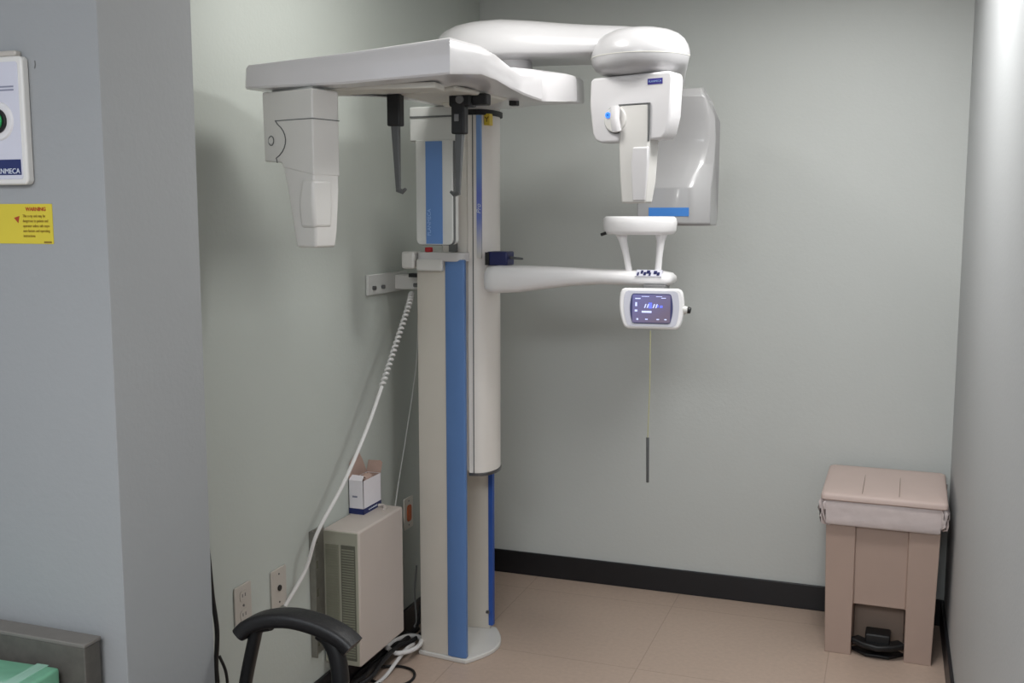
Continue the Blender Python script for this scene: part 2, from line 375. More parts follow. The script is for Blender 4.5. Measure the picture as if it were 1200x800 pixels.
# --- left head (ceph): plain cover ring, cone at the right-hand corner
org2, rz2 = (-1.478, 2.272, 1.843), radians(-14.5)
prof = [(0, 0), (.172, 0), (.172, -.10), (.17, -.20), (.06, -.178), (.045, -.172), (.006, -.165), (.002, -.15)]
bm = bmesh.new()
loft(bm, [[(x, 0, z) for x, z in [(0, 0), (.172, 0), (.172, -.205), (.068, -.185), (.062, -.172), (.004, -.168)]], [(x, .09, z) for x, z in [(0, 0), (.172, 0), (.172, -.205), (.068, -.185), (.062, -.172), (.004, -.168)]]])
h2 = localpart('sensor_head', bm, M['white2'], org2, rz2, X, bevel=.004)
tag(h2, 'left sensor head under the long arm')
bm = bmesh.new()
loft(bm, [cring(-.18, .066, .171, .001, .088), cring(-.24, .080, .171, .002, .088), cring(-.34, .094, .168, .006, .082), cring(-.378, .100, .164, .008, .078)])
link('beam_cone', bm, M['white2'], h2, bevel=.006)
bm = bmesh.new(); loft(bm, [cring(-.215, .135, .1745, -.005, .06), cring(-.27, .122, .1745, -.006, .06), cring(-.33, .122, .1715, 0, .06)]); link('cone_facet', bm, M['white2'], h2, bevel=.008)
bm = bmesh.new(); box(bm, .048, .1732, -.001, .0908, -.0715, -.0695); link('panel_seam', bm, M['line'], h2)
bm = bmesh.new()
arc = [(.008+.072*cos(a), -.001, -.118+.05*sin(a)) for a in [radians(-58+12*i) for i in range(10)]]
tube(bm, [(.046, -.001, -.07)]+arc[::-1]+[(.050, -.001, -.172)], .0013, n=6); link('cover_arc', bm, M['line'], h2)
bm = bmesh.new(); tube(bm, [(.03+.009*cos(a), -.001, -.118+.0115*sin(a)) for a in [2*pi*i/20 for i in range(21)]], .0011, n=6, cap=False); link('lock_ring', bm, M['line'], h2)
link('lock_cap', CY((.03, -.003, -.118), (.03, .002, -.118), .008), M['white2'], h2, bevel=.001)
part('sensor_mount', prism([(-1.46, 2.29), (-1.33, 2.26), (-1.33, 2.34), (-1.46, 2.36)], 1.84, 1.862), M['greyw'])

# ear rods
def ear_rod(x, y, zt, L=.262, s=1, tilt=0):
    g = part('ear_rod', B(x-.019, x+.019, y-.015, y+.015, zt-.085, zt), M['black'], bevel=.004)
    bm = bmesh.new(); loft(bm, [[(x+a-.0+tilt*0, y+b, zt-.08) for a, b in ((-.011, -.008), (.011, -.008), (.011, .008), (-.011, .008))],
                               [(x+a+tilt, y+b, zt-L) for a, b in ((-.006, -.005), (.006, -.005), (.006, .005), (-.006, .005))]])
    for v in bm.verts: v.co -= X0
    link('rod', bm, M['grey'], g, bevel=.002)
    xx = x+tilt
    bm = bmesh.new(); tube(bm, [(xx-.004*s, y, zt-L+.004), (xx+.012*s, y, zt-L-.002), (xx+.022*s, y, zt-L+.006)], [.007, .007, .004], n=8)
    for v in bm.verts: v.co -= X0
    link('ear_plug', bm, M['grey'], g); return g
ear_rod(-1.255, 2.56, 1.862, L=.255, s=1, tilt=.006)
g = ear_rod(-1.098, 2.625, 1.842, L=.242, s=-1, tilt=-.006)
part('rod_clamp', B(-1.125, -1.062, 2.612, 2.66, 1.828, 1.862), M['black'], bevel=.006)
part('clamp_arm', B(-1.066, -1.022, 2.625, 2.66, 1.832, 1.862), M['black'], bevel=.004)
part('clamp_screw', CY((-1.092, 2.606, 1.846), (-1.092, 2.622, 1.846), .011), M['dgrey'], bevel=.002)
part('clamp_screw', B(-1.106, -1.094, 2.606, 2.6125, 1.790, 1.808), M['dgrey'])


# secondary collimator panel with blue stripe
cl = part('collimator_mount', B(-1.402, -1.245, 2.955, 3.02, 1.765, 1.868), M['greyw'], bevel=.004)
part('mount_groove', B(-1.40, -1.247, 2.9525, 2.956, 1.835, 1.84), M['line'])
cp = part('collimator_panel', prism_xz(rr(-1.32, 1.610, .120, .316, .016, 4, rs=(.002, .002, .016, .016)), 2.95, 3.0), M['greyw'], bevel=.003)
part('panel_outline', prism_xz(rr(-1.32, 1.6095, .123, .319, .018, 4, rs=(.002, .002, .018, .018)), 2.958, 2.972), M['line'])
part('panel_stripe', B(-1.347, -1.292, 2.9485, 2.952, 1.455, 1.764), M['blue'], parent=None)
xt('panel_lettering', 'PLANMECA', .016, M['paleblue'], (-1.336, 2.9478, 1.52), (pi/2, -pi/2, 0))

# upper rotating arm
part('arm_pivot', CY((-1.12, 3.12, 1.93), (-1.12, 3.12, 2.03), .062, .05, n=32), M['white'])
part('arm_pivot_post', CY((-1.22, 3.20, 1.92), (-1.22, 3.20, 2.04), .07, .07, n=32), M['white2'])
V = Vector
A0, A1 = V((-1.21, 3.13, 0)), V((-.72, 3.10, 0))
d = (A1-A0).normalized(); sd = V((-d.y, d.x, 0))
bm = bmesh.new(); rings = []
for t, w, zb, zt in ((-.168, .01, 2.055, 2.075), (-.163, .045, 2.04, 2.092), (-.15, .075, 2.028, 2.104), (-.125, .102, 2.02, 2.118), (-.08, .132, 2.014, 2.13), (-.02, .148, 2.012, 2.136), (.06, .150, 2.011, 2.136), (.15, .145, 2.010, 2.126), (.25, .138, 2.006, 2.112), (.35, .132, 2.002, 2.10), (.45, .13, 1.998, 2.09), (.52, .12, 1.996, 2.08)):
    c = A0+d*t; ring = []
    for i in range(32):
        q = 2*pi*i/32; ct, st_ = cos(q), sin(q)
        px_, pz_ = ((2.6, 1.9) if st_ > 0 else (7, 7))
        xx = abs(ct)**(2/px_)*(1 if ct > 0 else -1); zz = abs(st_)**(2/pz_)
        zm = zb+(zt-zb)*.18
        ring.append((c.x+sd.x*w*xx, c.y+sd.y*w*xx, zm+(zt-zm)*zz if st_ > 0 else zm-(zm-zb)*zz))
    rings.append(ring)
loft(bm, rings)
part('upper_arm', bm, M['whited'], ang=60)
# rotating unit dome (plan: big round front, narrowing to the rear above the tube head)
def domering(g, z, n=36):
    out = []; c1, r1, c2, r2 = V((-.705, 3.045)), .146, V((-.715, 3.44)), .062
    ax = (c2-c1); ang0 = atan2(ax.y, ax.x)
    for i in range(n):
        a = ang0+pi/2+2*pi*i/n
        dirv = V((cos(a), sin(a)))
        c, r = (c1, r1) if dirv.dot(ax.normalized()) < 0 else (c2, r2)
        p = c+dirv*(r*g); out.append((p.x, p.y, z))
    return out
bm = bmesh.new()
loft(bm, [domering(g, z) for g, z in ((.62, 1.938), (.78, 1.945), (.90, 1.956), (.965, 1.97), (1, 1.99), (.99, 2.005), (.955, 2.02), (.88, 2.038), (.76, 2.053), (.6, 2.064), (.4, 2.071), (.2, 2.074))])
rot = part('rotating_arm', bm, M['whited'], ang=60)
part('arm_joint_seam', prism([(p[0], p[1]) for p in domering(1.003, 0)], 1.9885, 1.9905), M['under'])
# tube head behind
prof = [(3.50, 1.955), (3.475, 1.93), (3.478, 1.86), (3.49, 1.79), (3.47, 1.71), (3.435, 1.655), (3.42, 1.63), (3.42, 1.515), (3.43, 1.507), (3.60, 1.507), (3.62, 1.53), (3.62, 1.85), (3.60, 1.93), (3.57, 1.965)]
bm = bmesh.new()
def xshift(z): return 0 if z < 1.64 else min(1, (z-1.64)/.12)
secs = []
for k, (ins, kind) in enumerate(((0, 0), (0, 1), (.010, 2), (.05, 3))):
    ring = []
    for y, z in prof:
        q = xshift(z); q = q*q*(3-2*q)
        x = (-.80, -.635+.038*q, -.612+.034*q, -.566+.004*q)[kind]
        top_ = max(0, z-1.86)/.10
        x -= (0, .015, .028, .05)[kind]*top_*top_
        ring.append((x, y+(ins*(1-.5*q) if y < 3.55 else 0), z-(0, .002, .012, .03)[kind]*max(0, top_)))
    secs.append(ring)
loft(bm, secs)
th = part('tube_head', bm, M['whitet'], bevel=.005, ang=40)
bm = B(-.76, -.628, 3.4185, 3.421, 1.538, 1.566)
for v in bm.verts: v.co -= X0
link('blue_stripe', bm, M['blue2'], th)

# patient arm
secs = []
for x, zt, zb, w in ((-1.262, 1.362, 1.296, .03), (-1.25, 1.374, 1.288, .05), (-1.22, 1.378, 1.286, .06), (-1.14, 1.378, 1.291, .065), (-1.04, 1.376, 1.306, .06), (-.95, 1.374, 1.318, .058), (-.86, 1.372, 1.324, .06), (-.76, 1.371, 1.323, .068), (-.68, 1.369, 1.323, .07), (-.65, 1.364, 1.325, .062), (-.638, 1.355, 1.332, .045)):
    secs.append((V((x, 3.245, (zt+zb)/2)), V((0, w, 0)), V((0, 0, (zt-zb)/2))))
pa = part('patient_arm', sweep_sections(secs, n=24, p=3.2), M['bright'], ang=60)
bm = prism_yz([(3.172, 1.356), (3.196, 1.3745), (3.205, 1.372), (3.185, 1.350)], -.745, -.664)
part('button_pad', bm, M['bezel'])
for xx, f, w in ((-.737, .3, .005), (-.726, .6, .007), (-.716, .35, .008), (-.706, .62, .010), (-.700, .3, .006), (-.684, .55, .010), (-.674, .35, .008)):
    yc, zc = 3.172+.024*f, 1.356+.0185*f
    part('arm_button', prism_yz([(yc-.006, zc-.0036), (yc+.004, zc+.0046), (yc+.003, zc+.0058), (yc-.007, zc-.0022)], xx-w/2, xx+w/2), M['navy'])
# chin rest tray on two posts
bm = bmesh.new()
tr = []
def tray(s, z): return [(-.747+.115*s*cos(a), 3.235+(.085*s)*sin(a)*(1 if sin(a) < 0 else .8), z) for a in [2*pi*i/36 for i in range(36)]]
loft(bm, [tray(.86, 1.482), tray(.95, 1.485), tray(1.0, 1.495), tray(1.02, 1.518), tray(1.0, 1.532), tray(.93, 1.538), tray(.8, 1.538), tray(.74, 1.528), tray(.6, 1.526)])
ct = part('chin_rest', bm, M['bright'], ang=50)
for (xa, xb) in ((-.800, -.774), (-.674, -.683)):
    bm = bmesh.new(); tube(bm, [(xa, 3.215, 1.486), (xa+(xb-xa)*.2, 3.215, 1.462), (xa+(xb-xa)*.6, 3.216, 1.42), (xb, 3.216, 1.366)], [.02, .013, .0105, .0105], n=14)
    part('chin_post', bm, M['bright'])
part('tray_screw', CY((-.862, 3.20, 1.481), (-.845, 3.20, 1.487), .005), M['black'])
# control panel under the arm end (tilts a little)
po, prz = V((-.684, 3.135, 1.26)), radians(6)
def cpart(name, bm, m, parent=None, **k):
    o = link(name, bm, m, parent or X, **k)
    if parent is None:
        o.matrix_local = Matrix.Translation(po-X0) @ Matrix.Rotation(prz, 4, 'Z') @ Matrix.Rotation(radians(-4), 4, 'X')
    return o
def bar(hw, hh, r, bulge):
    pts = rr(0, 0, 2*hw, 2*hh, r, 5)
    return [(x+(1 if x > 0 else -1)*bulge*max(0, 1-(z/hh)**2), z) for x, z in pts]
def barout(hw, hh, r, bulge, taper=0):
    pts = []
    for k in range(9): pts.append((hw+bulge*(1-((k-4)/4)**2), -hh+r+(2*hh-2*r)*k/8))
    pts += [(hw-r*.3, hh-r*.3), (hw-r, hh)]
    pts += [(-hw+r, hh), (-hw+r*.3, hh-r*.3)]
    for k in range(9): pts.append((-hw-bulge*(1-((k-4)/4)**2), hh-r-(2*hh-2*r)*k/8))
    pts += [(-hw+r*.3, -hh+r*.3), (-hw+r, -hh), (hw-r, -hh), (hw-r*.3, -hh+r*.3)]
    return [(x+taper*z*(-1 if x < 0 else .4), z) for x, z in pts]
sp = cpart('control_panel', prism_xz(barout(.092, .062, .016, .006, .10), -.0, .03), M['bright'], bevel=.006)
cpart('panel_bezel', prism_xz(barout(.079, .0535, .012, .005, .08), -.0016, .002), M['bezel'], sp)
cpart('screen_frame', prism_xz(barout(.060, .0455, .008, .005, .03), -.0032, .002), M['bezeld'], sp)
sc = cpart('screen', prism_xz(barout(.0575, .0425, .004, 0, .0), -.0048, -.0024), M['screen'], sp, smooth=False)
# screen marks
bm = bmesh.new()
for (x, z, w, h) in ((-.036, .028, .014, .003), (-.016, .034, .02, .0015), (.02, .034, .016, .0015), (-.04, .012, .005, .012), (-.04, -.006, .007, .006), (.032, .03, .012, .002), (-.012, -.009, .026, .006), (-.036, -.03, .005, .005), (-.012, -.03, .007, .003), (.018, -.03, .007, .003), (.038, -.03, .006, .003)):
    x *= 1.15; w *= 1.15; z *= 1.08
    link('screen_icon', B(x-w/2, x+w/2, -.0056, -.0046, z-h/2, z+h/2), M['icon'], sc, smooth=False)
bm = bmesh.new()
for x in (-.022, -.014, .004, .012):
    loft(bm, [[(x, y, .002), (x+.0035, y, .002), (x+.0075, y, .014), (x+.004, y, .014)] for y in (-.0058, -.0046)])
link('tooth_symbols', bm, M['icon'], sc, smooth=False)
bm = bmesh.new(); box(bm, -.008, .002, -.0056, -.0046, .001, .018); box(bm, .026, .034, -.0056, -.0046, .003, .010); box(bm, .016, .022, -.0056, -.0046, .004, .012)
link('blue_symbols', bm, M['icon2'], sc, smooth=False)
kb = cpart('side_knob', CY((.094, .013, -.002), (.108, .013, -.002), .014, .011), M['white2'], sp, bevel=.002)
link('knob_tip', CY((.108, .013, -.002), (.118, .013, -.004), .011, .009), M['black'], kb, bevel=.002)
part('panel_hinge', B(-.72, -.65, 3.17, 3.24, 1.308, 1.330), M['dgrey'], bevel=.003)
# navy block on the arm
nb = part('temple_support_block', B(-1.262, -1.19, 3.24, 3.31, 1.376, 1.422), M['navy'], bevel=.005)
part('block_lever', CY((-1.19, 3.27, 1.402), (-1.145, 3.27, 1.399), .005, .004), M['grey'], bevel=.001)
part('block_edge', B(-1.266, -1.252, 3.235, 3.24, 1.378, 1.42), M['black'])

# ------------------------------------------------------------------ cords on and around the machine
def cord(name, label, pts, r, m, cat='cord', k=8, coil=None, parent=None):
    P = spline(pts, k)
    bm = bmesh.new()
    if coil:
        i1 = int(len(P)*coil)
        # helical upper stretch
        H = []; L = 0; turns = 0
        for i in range(i1):
            a, b = P[i], P[i+1]
            dd = (b-a); s = V((0, 1, 0)).cross(dd).normalized(); u = dd.cross(s).normalized(); nst = 12
            for j in range(nst):
                L = dd.length*j/nst+0; turns += dd.length/nst/.018
                H.append(a+dd*(j/nst)+(s*cos(2*pi*turns)+u*sin(2*pi*turns))*.0065)
        tube(bm, H, r*.75, n=6); tube(bm, P[i1:], r, n=10)
    else: tube(bm, P, r, n=10)
    return tag(link(name, bm, m, parent), label, cat)
cord('coiled_cord', 'white cord, coiled at its top, hanging from the wall bracket down across the metal enclosure', [(-1.56, 3.29, 1.275), (-1.535, 3.21, 1.235), (-1.53, 3.108, 1.127), (-1.53, 2.98, .977), (-1.53, 2.88, .868), (-1.535, 2.74, .735), (-1.57, 2.642, .608), (-1.60, 2.622, .50), (-1.6325, 2.556, .406)], .006, M['wcord'], coil=.36)
cord('thin_cord', 'thin pale cord hanging down the left wall behind the column', [(-1.60, 3.43, 1.20), (-1.603, 3.41, 1.0), (-1.608, 3.34, .78), (-1.615, 3.28, .60), (-1.618, 3.25, .50)], .0025, M['greyw'])
hc = thing('hanging_cord', 'thin yellowed cord with grey metal rod hanging below the control panel', 'cord', (-.686, 3.13, .72))
link('string', TB([(0, .005, .472), (.001, .004, .3), (-.002, 0, .14)], .0018, n=6), M['ycord'], hc)
link('rod_weight', CY((-.002, 0, .142), (0, 0, 0), .005, .0045, n=10), M['grey'], hc, bevel=.001)

# ------------------------------------------------------------------ enclosure on left wall
E = thing('metal_enclosure', 'beige metal power enclosure with vented side mounted low on the left wall', 'enclosure', (XL, 2.79, 0))
EX, EY, EZ0, EZ1 = .128, .31, .135, .572
body = link('housing', B(.001, EX, 0, EY, EZ0, EZ1), M['encl'], E, bevel=.007)
link('side_plate', B(.004, EX-.004, -.003, .001, EZ0+.004, EZ1-.004), M['enclg'], E, bevel=.002)
bm = bmesh.new()
box(bm, .012, .058, -.006, -.001, EZ0+.03, EZ1-.045)
v1 = link('vent_panel', bm, M['vent'], E, bevel=.001)
link('vent_panel', B(.066, .116, -.0045, -.001, EZ0+.02, EZ1-.045), M['ventd'], E, bevel=.001)
bm = bmesh.new()
for i in range(42):
    z = EZ0+.03+i*.0084
    box(bm, .014, .056, -.0078, -.0058, z, z+.004); box(bm, .070, .112, -.0063, -.0043, z, z+.0045)
link('vent_slats', bm, M['vent'], E, smooth=False)
# carrying slot on the top
bm = bmesh.new(); tube(bm, spline([(.035, .235, EZ1+.001), (.045, .265, EZ1+.005), (.065, .278, EZ1+.006), (.085, .265, EZ1+.005), (.093, .235, EZ1+.001)], 5), .006, n=8)
link('top_handle', bm, M['encl'], E)
fl = link('mounting_flange', B(.0005, .006, -.082, 0, .185, .585), M['metal'], E, bevel=.001)
link('flange_lip', B(.006, .022, -.082, -.078, .185, .585), M['metal'], E)
for z in (.22, .30, .38, .47, .55):
    link('flange_slot', B(.006, .0066, -.055, -.040, z-.012, z+.012), M['ventd'], E)
# stand feet / lower bracket carrying it
link('lower_bracket', B(.0005, .05, .05, .26, .105, .136), M['metal'], E)

# carton on top
K = thing('open_carton', 'small white carton with open flaps and navy base band on top of the enclosure', 'carton', (-1.611, 3.022, EZ1+.0005), 0)
a, b, h = .0265, .062, .112
bm = bmesh.new(); t = .0015
box(bm, -a, a, -b, b, 0, t)
for (x0, x1, y0, y1) in ((-a, a, -b, -b+t), (-a, a, b-t, b), (-a, -a+t, -b, b), (a-t, a, -b, b)):
    box(bm, x0, x1, y0, y1, t, h)
link('carton_body', bm, M['cardw'], K, smooth=False)
bm = bmesh.new(); e = .0006
for (x0, x1, y0, y1) in ((-a-e, a+e, -b-e, -b), (a, a+e, -b-e, b), (-a-e, -a, -b, b), (-a, a, b, b+e)): box(bm, x0, x1, y0, y1, .001, .020)
bd = link('navy_band', bm, M['navyl'], K, smooth=False)
link('band_print', TB([(a+.0009, -.03+.006*i, .0105+.0022*(-1)**i) for i in range(11)], .0011, n=6), M['whiteink'], bd)
link('carton_lining', B(-a+.002, a-.002, b-.004, b-.002, .01, h-.001), M['card'], K)
def flap(name, pts, th=.0015, m='card'):
    bm = bmesh.new(); P = [V(p) for p in pts]; nn = (P[1]-P[0]).cross(P[2]-P[0]).normalized()*th
    loft(bm, [P, [p+nn for p in P]]); link(name, bm, M[m], K, smooth=False)
flap('flap', [(-a, -b, h), (-a, b, h), (-a, b-.030, h+.05), (-a+.001, b-.055, h+.078), (-a+.002, -b+.028, h+.072), (-a+.001, -b+.004, h+.055)])
flap('flap', [(-a, b, h), (a, b, h), (a+.002, b+.010, h+.034), (a-.006, b+.012, h+.040), (-a+.002, b+.012, h+.038)])
flap('flap', [(-a, -b, h), (a-.004, -b, h), (a-.008, -b+.020, h+.012), (-a+.004, -b+.018, h+.014)], m='cardw')
bm = bmesh.new(); bmesh.ops.create_icosphere(bm, subdivisions=3, radius=.022)
for v in bm.verts: v.co *= 1+.25*random.random(); v.co.z = v.co.z*.6+h-.006; v.co.x *= .8; v.co.y += .012
link('packing_paper', bm, M['card'], K)
link('side_print', B(-.014, .004, -b-.0009, -b-.0003, .056, .062), M['ink'], K, smooth=False)

# ------------------------------------------------------------------ outlets
def outlet(y, z, kind, label, col='plate'):
    o = thing('wall_outlet', label, 'wall plate', (XL, y, z))
    link('cover_plate', prism_yz(rr(0, 0, .078 if kind != 'orange' else .074, .118, .006), .0005, .006), M[col], o, bevel=.002)
    if kind == 'duplex':
        for dz in (.028, -.026):
            r = link('socket', prism_yz(rr(0, dz, .034, .030, .010), .006, .008), M['plate'], o)
            bm = bmesh.new(); box(bm, .008, .0085, -.008, -.005, dz-.003, dz+.006); box(bm, .008, .0085, .005, .008, dz-.003, dz+.006)
            link('slots', bm, M['line'], r, smooth=False)
        link('screw', CY((.006, 0, 0), (.0078, 0, 0), .0035), M['steel'], o)
    elif kind == 'jack':
        link('jack', CY((.006, 0, 0), (.010, 0, 0), .0085), M['black'], o)
        for dz in (.042, -.042): link('screw', CY((.006, 0, dz), (.0072, 0, dz), .003), M['steel'], o)
    else:
        link('socket', prism_yz(rr(0, .0, .034, .062, .012), .006, .010), M['orange'], o, bevel=.002)
        for dz in (.045, -.045): link('screw', CY((.006, 0, dz), (.0072, 0, dz), .003), M['steel'], o)
    return o
outlet(2.352, .482, 'duplex', 'beige duplex outlet plate on left wall, leftmost of the two above the armchair')
outlet(2.53, .470, 'jack', 'beige wall plate with one black jack hole, beside the enclosure flange')
outlet(3.40, .455, 'orange', 'wall plate with orange socket between the enclosure and the machine column', 'cream')

# ------------------------------------------------------------------ floor cables
def fcable(label, pts, r, m, k=8):
    return cord('floor_cable', label, pts, r, M[m], 'cable', k)
fcable('thick white cable curving over the black cables below the enclosure', [(-1.60, 3.30, .012), (-1.545, 3.24, .03), (-1.535, 3.16, .044), (-1.535, 3.08, .03), (-1.54, 3.0, .009), (-1.55, 2.90, .007), (-1.565, 2.75, .007), (-1.57, 2.6, .007)], .0065, 'wcord')
fcable('white looped cable lying beside the foot of the column', [(-1.58, 3.12, .052), (-1.545, 3.10, .052), (-1.51, 3.13, .052), (-1.50, 3.19, .05), (-1.525, 3.255, .048), (-1.57, 3.26, .048), (-1.60, 3.20, .048), (-1.60, 3.14, .05), (-1.58, 3.112, .06)], .008, 'wcord')
fcable('black cable loop lying furthest forward on the floor tiles', [(-1.60, 3.06, .01), (-1.54, 3.10, .006), (-1.48, 3.09, .005), (-1.45, 3.04, .005), (-1.46, 2.98, .005), (-1.52, 2.955, .005), (-1.58, 2.97, .006), (-1.605, 2.92, .008)], .0048, 'blackr')
fcable('black cable running up behind the column from the baseboard corner', [(-1.59, 3.36, .02), (-1.60, 3.45, .16), (-1.60, 3.50, .30), (-1.60, 3.55, .5), (-1.585, 3.6, .62)], .005, 'blackr')
random.seed(9)
for i, lab in enumerate(('thick black cable lying against the left baseboard', 'black cable snaking along the wall below the enclosure', 'black cable bundled under the enclosure, nearest the enclosure face')):
    pts = []
    for j in range(9):
        y = 3.32-j*.085
        pts.append((-1.605+.028*i+random.uniform(-.008, .008)+(.012*sin(j*1.3+i)), y, .016+.014*i+.012*sin(j*1.1+i*2)+.012))
    fcable(lab, pts, .010-.001*i, 'blackr')
fcable('thin grey cable hanging from the wall to the black cables', [(-1.615, 3.42, .25), (-1.60, 3.37, .16), (-1.575, 3.33, .085), (-1.56, 3.28, .075)], .0035, 'dgrey')

# black cable by the pillar
cord('wall_cable', 'black cable hanging down the left wall beside the wall corner', [(-1.628, 2.188, .745), (-1.622, 2.19, .66), (-1.620, 2.197, .56), (-1.612, 2.20, .47), (-1.615, 2.195, .38), (-1.61, 2.19, .30), (-1.62, 2.18, .1), (-1.62, 2.18, .006)], .0062, M['blackr'])
cord('wall_cable', 'second thin black cable splitting off beside the wall corner near the floor', [(-1.612, 2.206, .40), (-1.600, 2.216, .35), (-1.596, 2.214, .28), (-1.60, 2.21, .1), (-1.60, 2.21, .006)], .004, M['blackr'])

# ------------------------------------------------------------------ bin
T = thing('step_on_bin', 'beige step-on waste bin with clear liner in the right-hand corner', 'waste bin', (.005, 3.74, 0), radians(-1))
def rect(w0, y0, y1, z, r=.012): return [(x, y, z) for x, y in rr(0, (y0+y1)/2, w0, y1-y0, r, 3)]
# body: two front pillars with a set-back central panel and a recess for the pedal
def bodyring(z):
    k = z/.46; hw = .176+.010*k; y0 = -.002-.010*k; y1 = .325+.02*k
    ins = .075; dpt = .02
    return [(-hw, y0, z), (-ins-.012, y0, z), (-ins-.006, y0+dpt, z), (ins+.006, y0+dpt, z), (ins+.012, y0, z), (hw, y0, z), (hw, y1, z), (-hw, y1, z)]
def ringlow(z, dp):
    k = z/.46; hw = .176+.010*k; y0 = -.002-.010*k; y1 = .325+.02*k
    return [(-hw, y0, z), (-.088, y0, z), (-.084, y0+dp, z), (.084, y0+dp, z), (.088, y0, z), (hw, y0, z), (hw, y1, z), (-hw, y1, z)]
bm = bmesh.new(); loft(bm, [ringlow(0, .14), ringlow(.183, .13), ringlow(.187, .012), ringlow(.50, .012)])
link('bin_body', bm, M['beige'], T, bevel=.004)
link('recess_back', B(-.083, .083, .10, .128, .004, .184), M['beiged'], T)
# pedal
pd = bmesh.new(); box(pd, -.042, .042, .0, .075, .045, .085); link('pedal', pd, M['black'], T, bevel=.006)
bm = bmesh.new(); ribbon(bm, [(-.078, .03, .05), (-.04, .006, .046), (0, -.004, .044), (.04, .006, .046), (.078, .03, .05)], .05, .02, V((0, 1, 0))); link('pedal_bar', bm, M['black'], T)
bm = bmesh.new(); ribbon(bm, [(-.07, .06, .008), (-.03, .02, .008), (.03, .02, .008), (.07, .06, .008)], .05, .012, V((0, 1, 0))); link('pedal_base', bm, M['blackr'], T)
# liner folded over the rim, slightly flared and wavy
bm = bmesh.new(); rings = []
N = 72
for z, g in ((.478, .004), (.484, .013), (.502, .018), (.528, .021), (.552, .021), (.566, .010)):
    base = rr(0, .17, .372+2*g, .37+2*g, .02, 17)
    ring = []
    for i, (x, y) in enumerate(base):
        wv = .009*sin(i*.9)*sin(i*.37+z*60)+.005*sin(i*2.1+z*110)
        dz = .012*sin(i*.21+1)*max(0, 1-(z-.478)/.04)+(.018*math.exp(-((x-.03)/.09)**2) if y < 0 else 0)*max(0, 1-(z-.478)/.05)*-1
        d2 = hypot(x, y-.17); ring.append((x*(1+wv/d2), (y-.17)*(1+wv/d2)+.17, z+dz))
    rings.append(ring)
loft(bm, rings, cap=False); link('liner', bm, M['liner'], T, ang=80)
# lid
bm = bmesh.new(); rings = []
for (z, ex, y0, y1, r) in ((.560, .200, -.034, .352, .012), (.565, .205, -.040, .356, .014), (.577, .205, -.040, .356, .014), (.583, .203, -.036, .354, .014), (.587, .196, -.026, .350, .016), (.589, .17, .06, .32, .02)):
    ring = []
    for x, y in rr(0, (y0+y1)/2, 2*ex, y1-y0, r, 5):
        ring.append((x, y, z+(.012*(y-y0)/(y1-y0) if z > .57 else 0)))
    rings.append(ring)
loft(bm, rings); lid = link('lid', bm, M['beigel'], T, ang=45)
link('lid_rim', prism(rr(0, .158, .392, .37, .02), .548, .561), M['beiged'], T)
for x in (-.07, .05):
    link('lid_crease', TB([(x, -.01, .5885), (x, .08, .5918), (x, .25, .5965)], .0011, n=6), M['beiged'], T)

# ------------------------------------------------------------------ armchair (lower left)
Ch = thing('armchair', 'black armchair with padded armrest in front of the left wall outlets', 'chair', (-1.1, 1.66, 0))
def cl_(bm):
    for v in bm.verts: v.co -= V((-1.1, 1.66, 0))
    return bm
for yy, lab in ((1.88, 1), (1.40, 0)):
    pts = [(-1.300, yy-.018, .640), (-1.28, yy-.012, .660), (-1.24, yy-.004, .676), (-1.185, yy+.004, .682), (-1.13, yy+.01, .674), (-1.085, yy+.012, .660), (-1.06, yy+.014, .646), (-1.045, yy+.014, .634)]
    bm = bmesh.new(); ribbon(bm, spline(pts, 4), .058, .033, V((.05, 1, 0)), .35)
    arm = link('armrest', cl_(bm), M['blackr'], Ch)
    bm = bmesh.new(); ribbon(bm, spline([(-1.23, yy-.012, .668), (-1.262, yy-.012, .655), (-1.275, yy-.012, .62), (-1.30, yy-.012, .52), (-1.315, yy-.018, .42), (-1.30, yy-.02, .34), (-1.25, yy-.03, .325)], 5), .028, .026, V((0, 1, 0)), .4)
    link('arm_post', cl_(bm), M['black'], Ch)
    bm = bmesh.new(); ribbon(bm, spline([(-1.12, yy+.008, .660), (-1.10, yy+.010, .645), (-1.082, yy+.010, .61), (-1.072, yy+.006, .55), (-1.068, yy, .44), (-1.06, yy-.01, .36), (-1.07, yy-.03, .33)], 5), .034, .036, V((0, 1, 0)), .4)
    link('arm_post', cl_(bm), M['black'], Ch)
    s = 1 if yy > 1.6 else -1
    bm = bmesh.new(); tube(bm, [(-1.27, yy-.03*s, .33), (-1.29, yy-.01*s, .0)], .013, n=12); link('leg', cl_(bm), M['black'], Ch)
    bm = bmesh.new(); tube(bm, [(-.93, yy-.03*s, .33), (-.90, yy-.01*s, .0)], .013, n=12); link('leg', cl_(bm), M['black'], Ch)
bm = prism(rr(-1.10, 1.64, .40, .40, .06), .40, .455); link('seat', cl_(bm), M['blackr'], Ch, bevel=.02)
bm = prism(rr(-1.10, 1.64, .40, .48, .04), .315, .345); link('seat_frame', cl_(bm), M['black'], Ch, bevel=.006)
bm = B(-1.15, -1.05, 1.59, 1.69, .34, .402); link('seat_support', cl_(bm), M['black'], Ch)
bm = bmesh.new()
loft(bm, [[(x+k*.10, y, z) for x, y in rr(-.905, 1.60, .045, .34, .02)] for z, k in ((.46, 0), (.62, .35))]); link('backrest', cl_(bm), M['blackr'], Ch, bevel=.012)
bm = B(-.93, -.88, 1.55, 1.65, .33, .47); link('back_support', cl_(bm), M['black'], Ch)

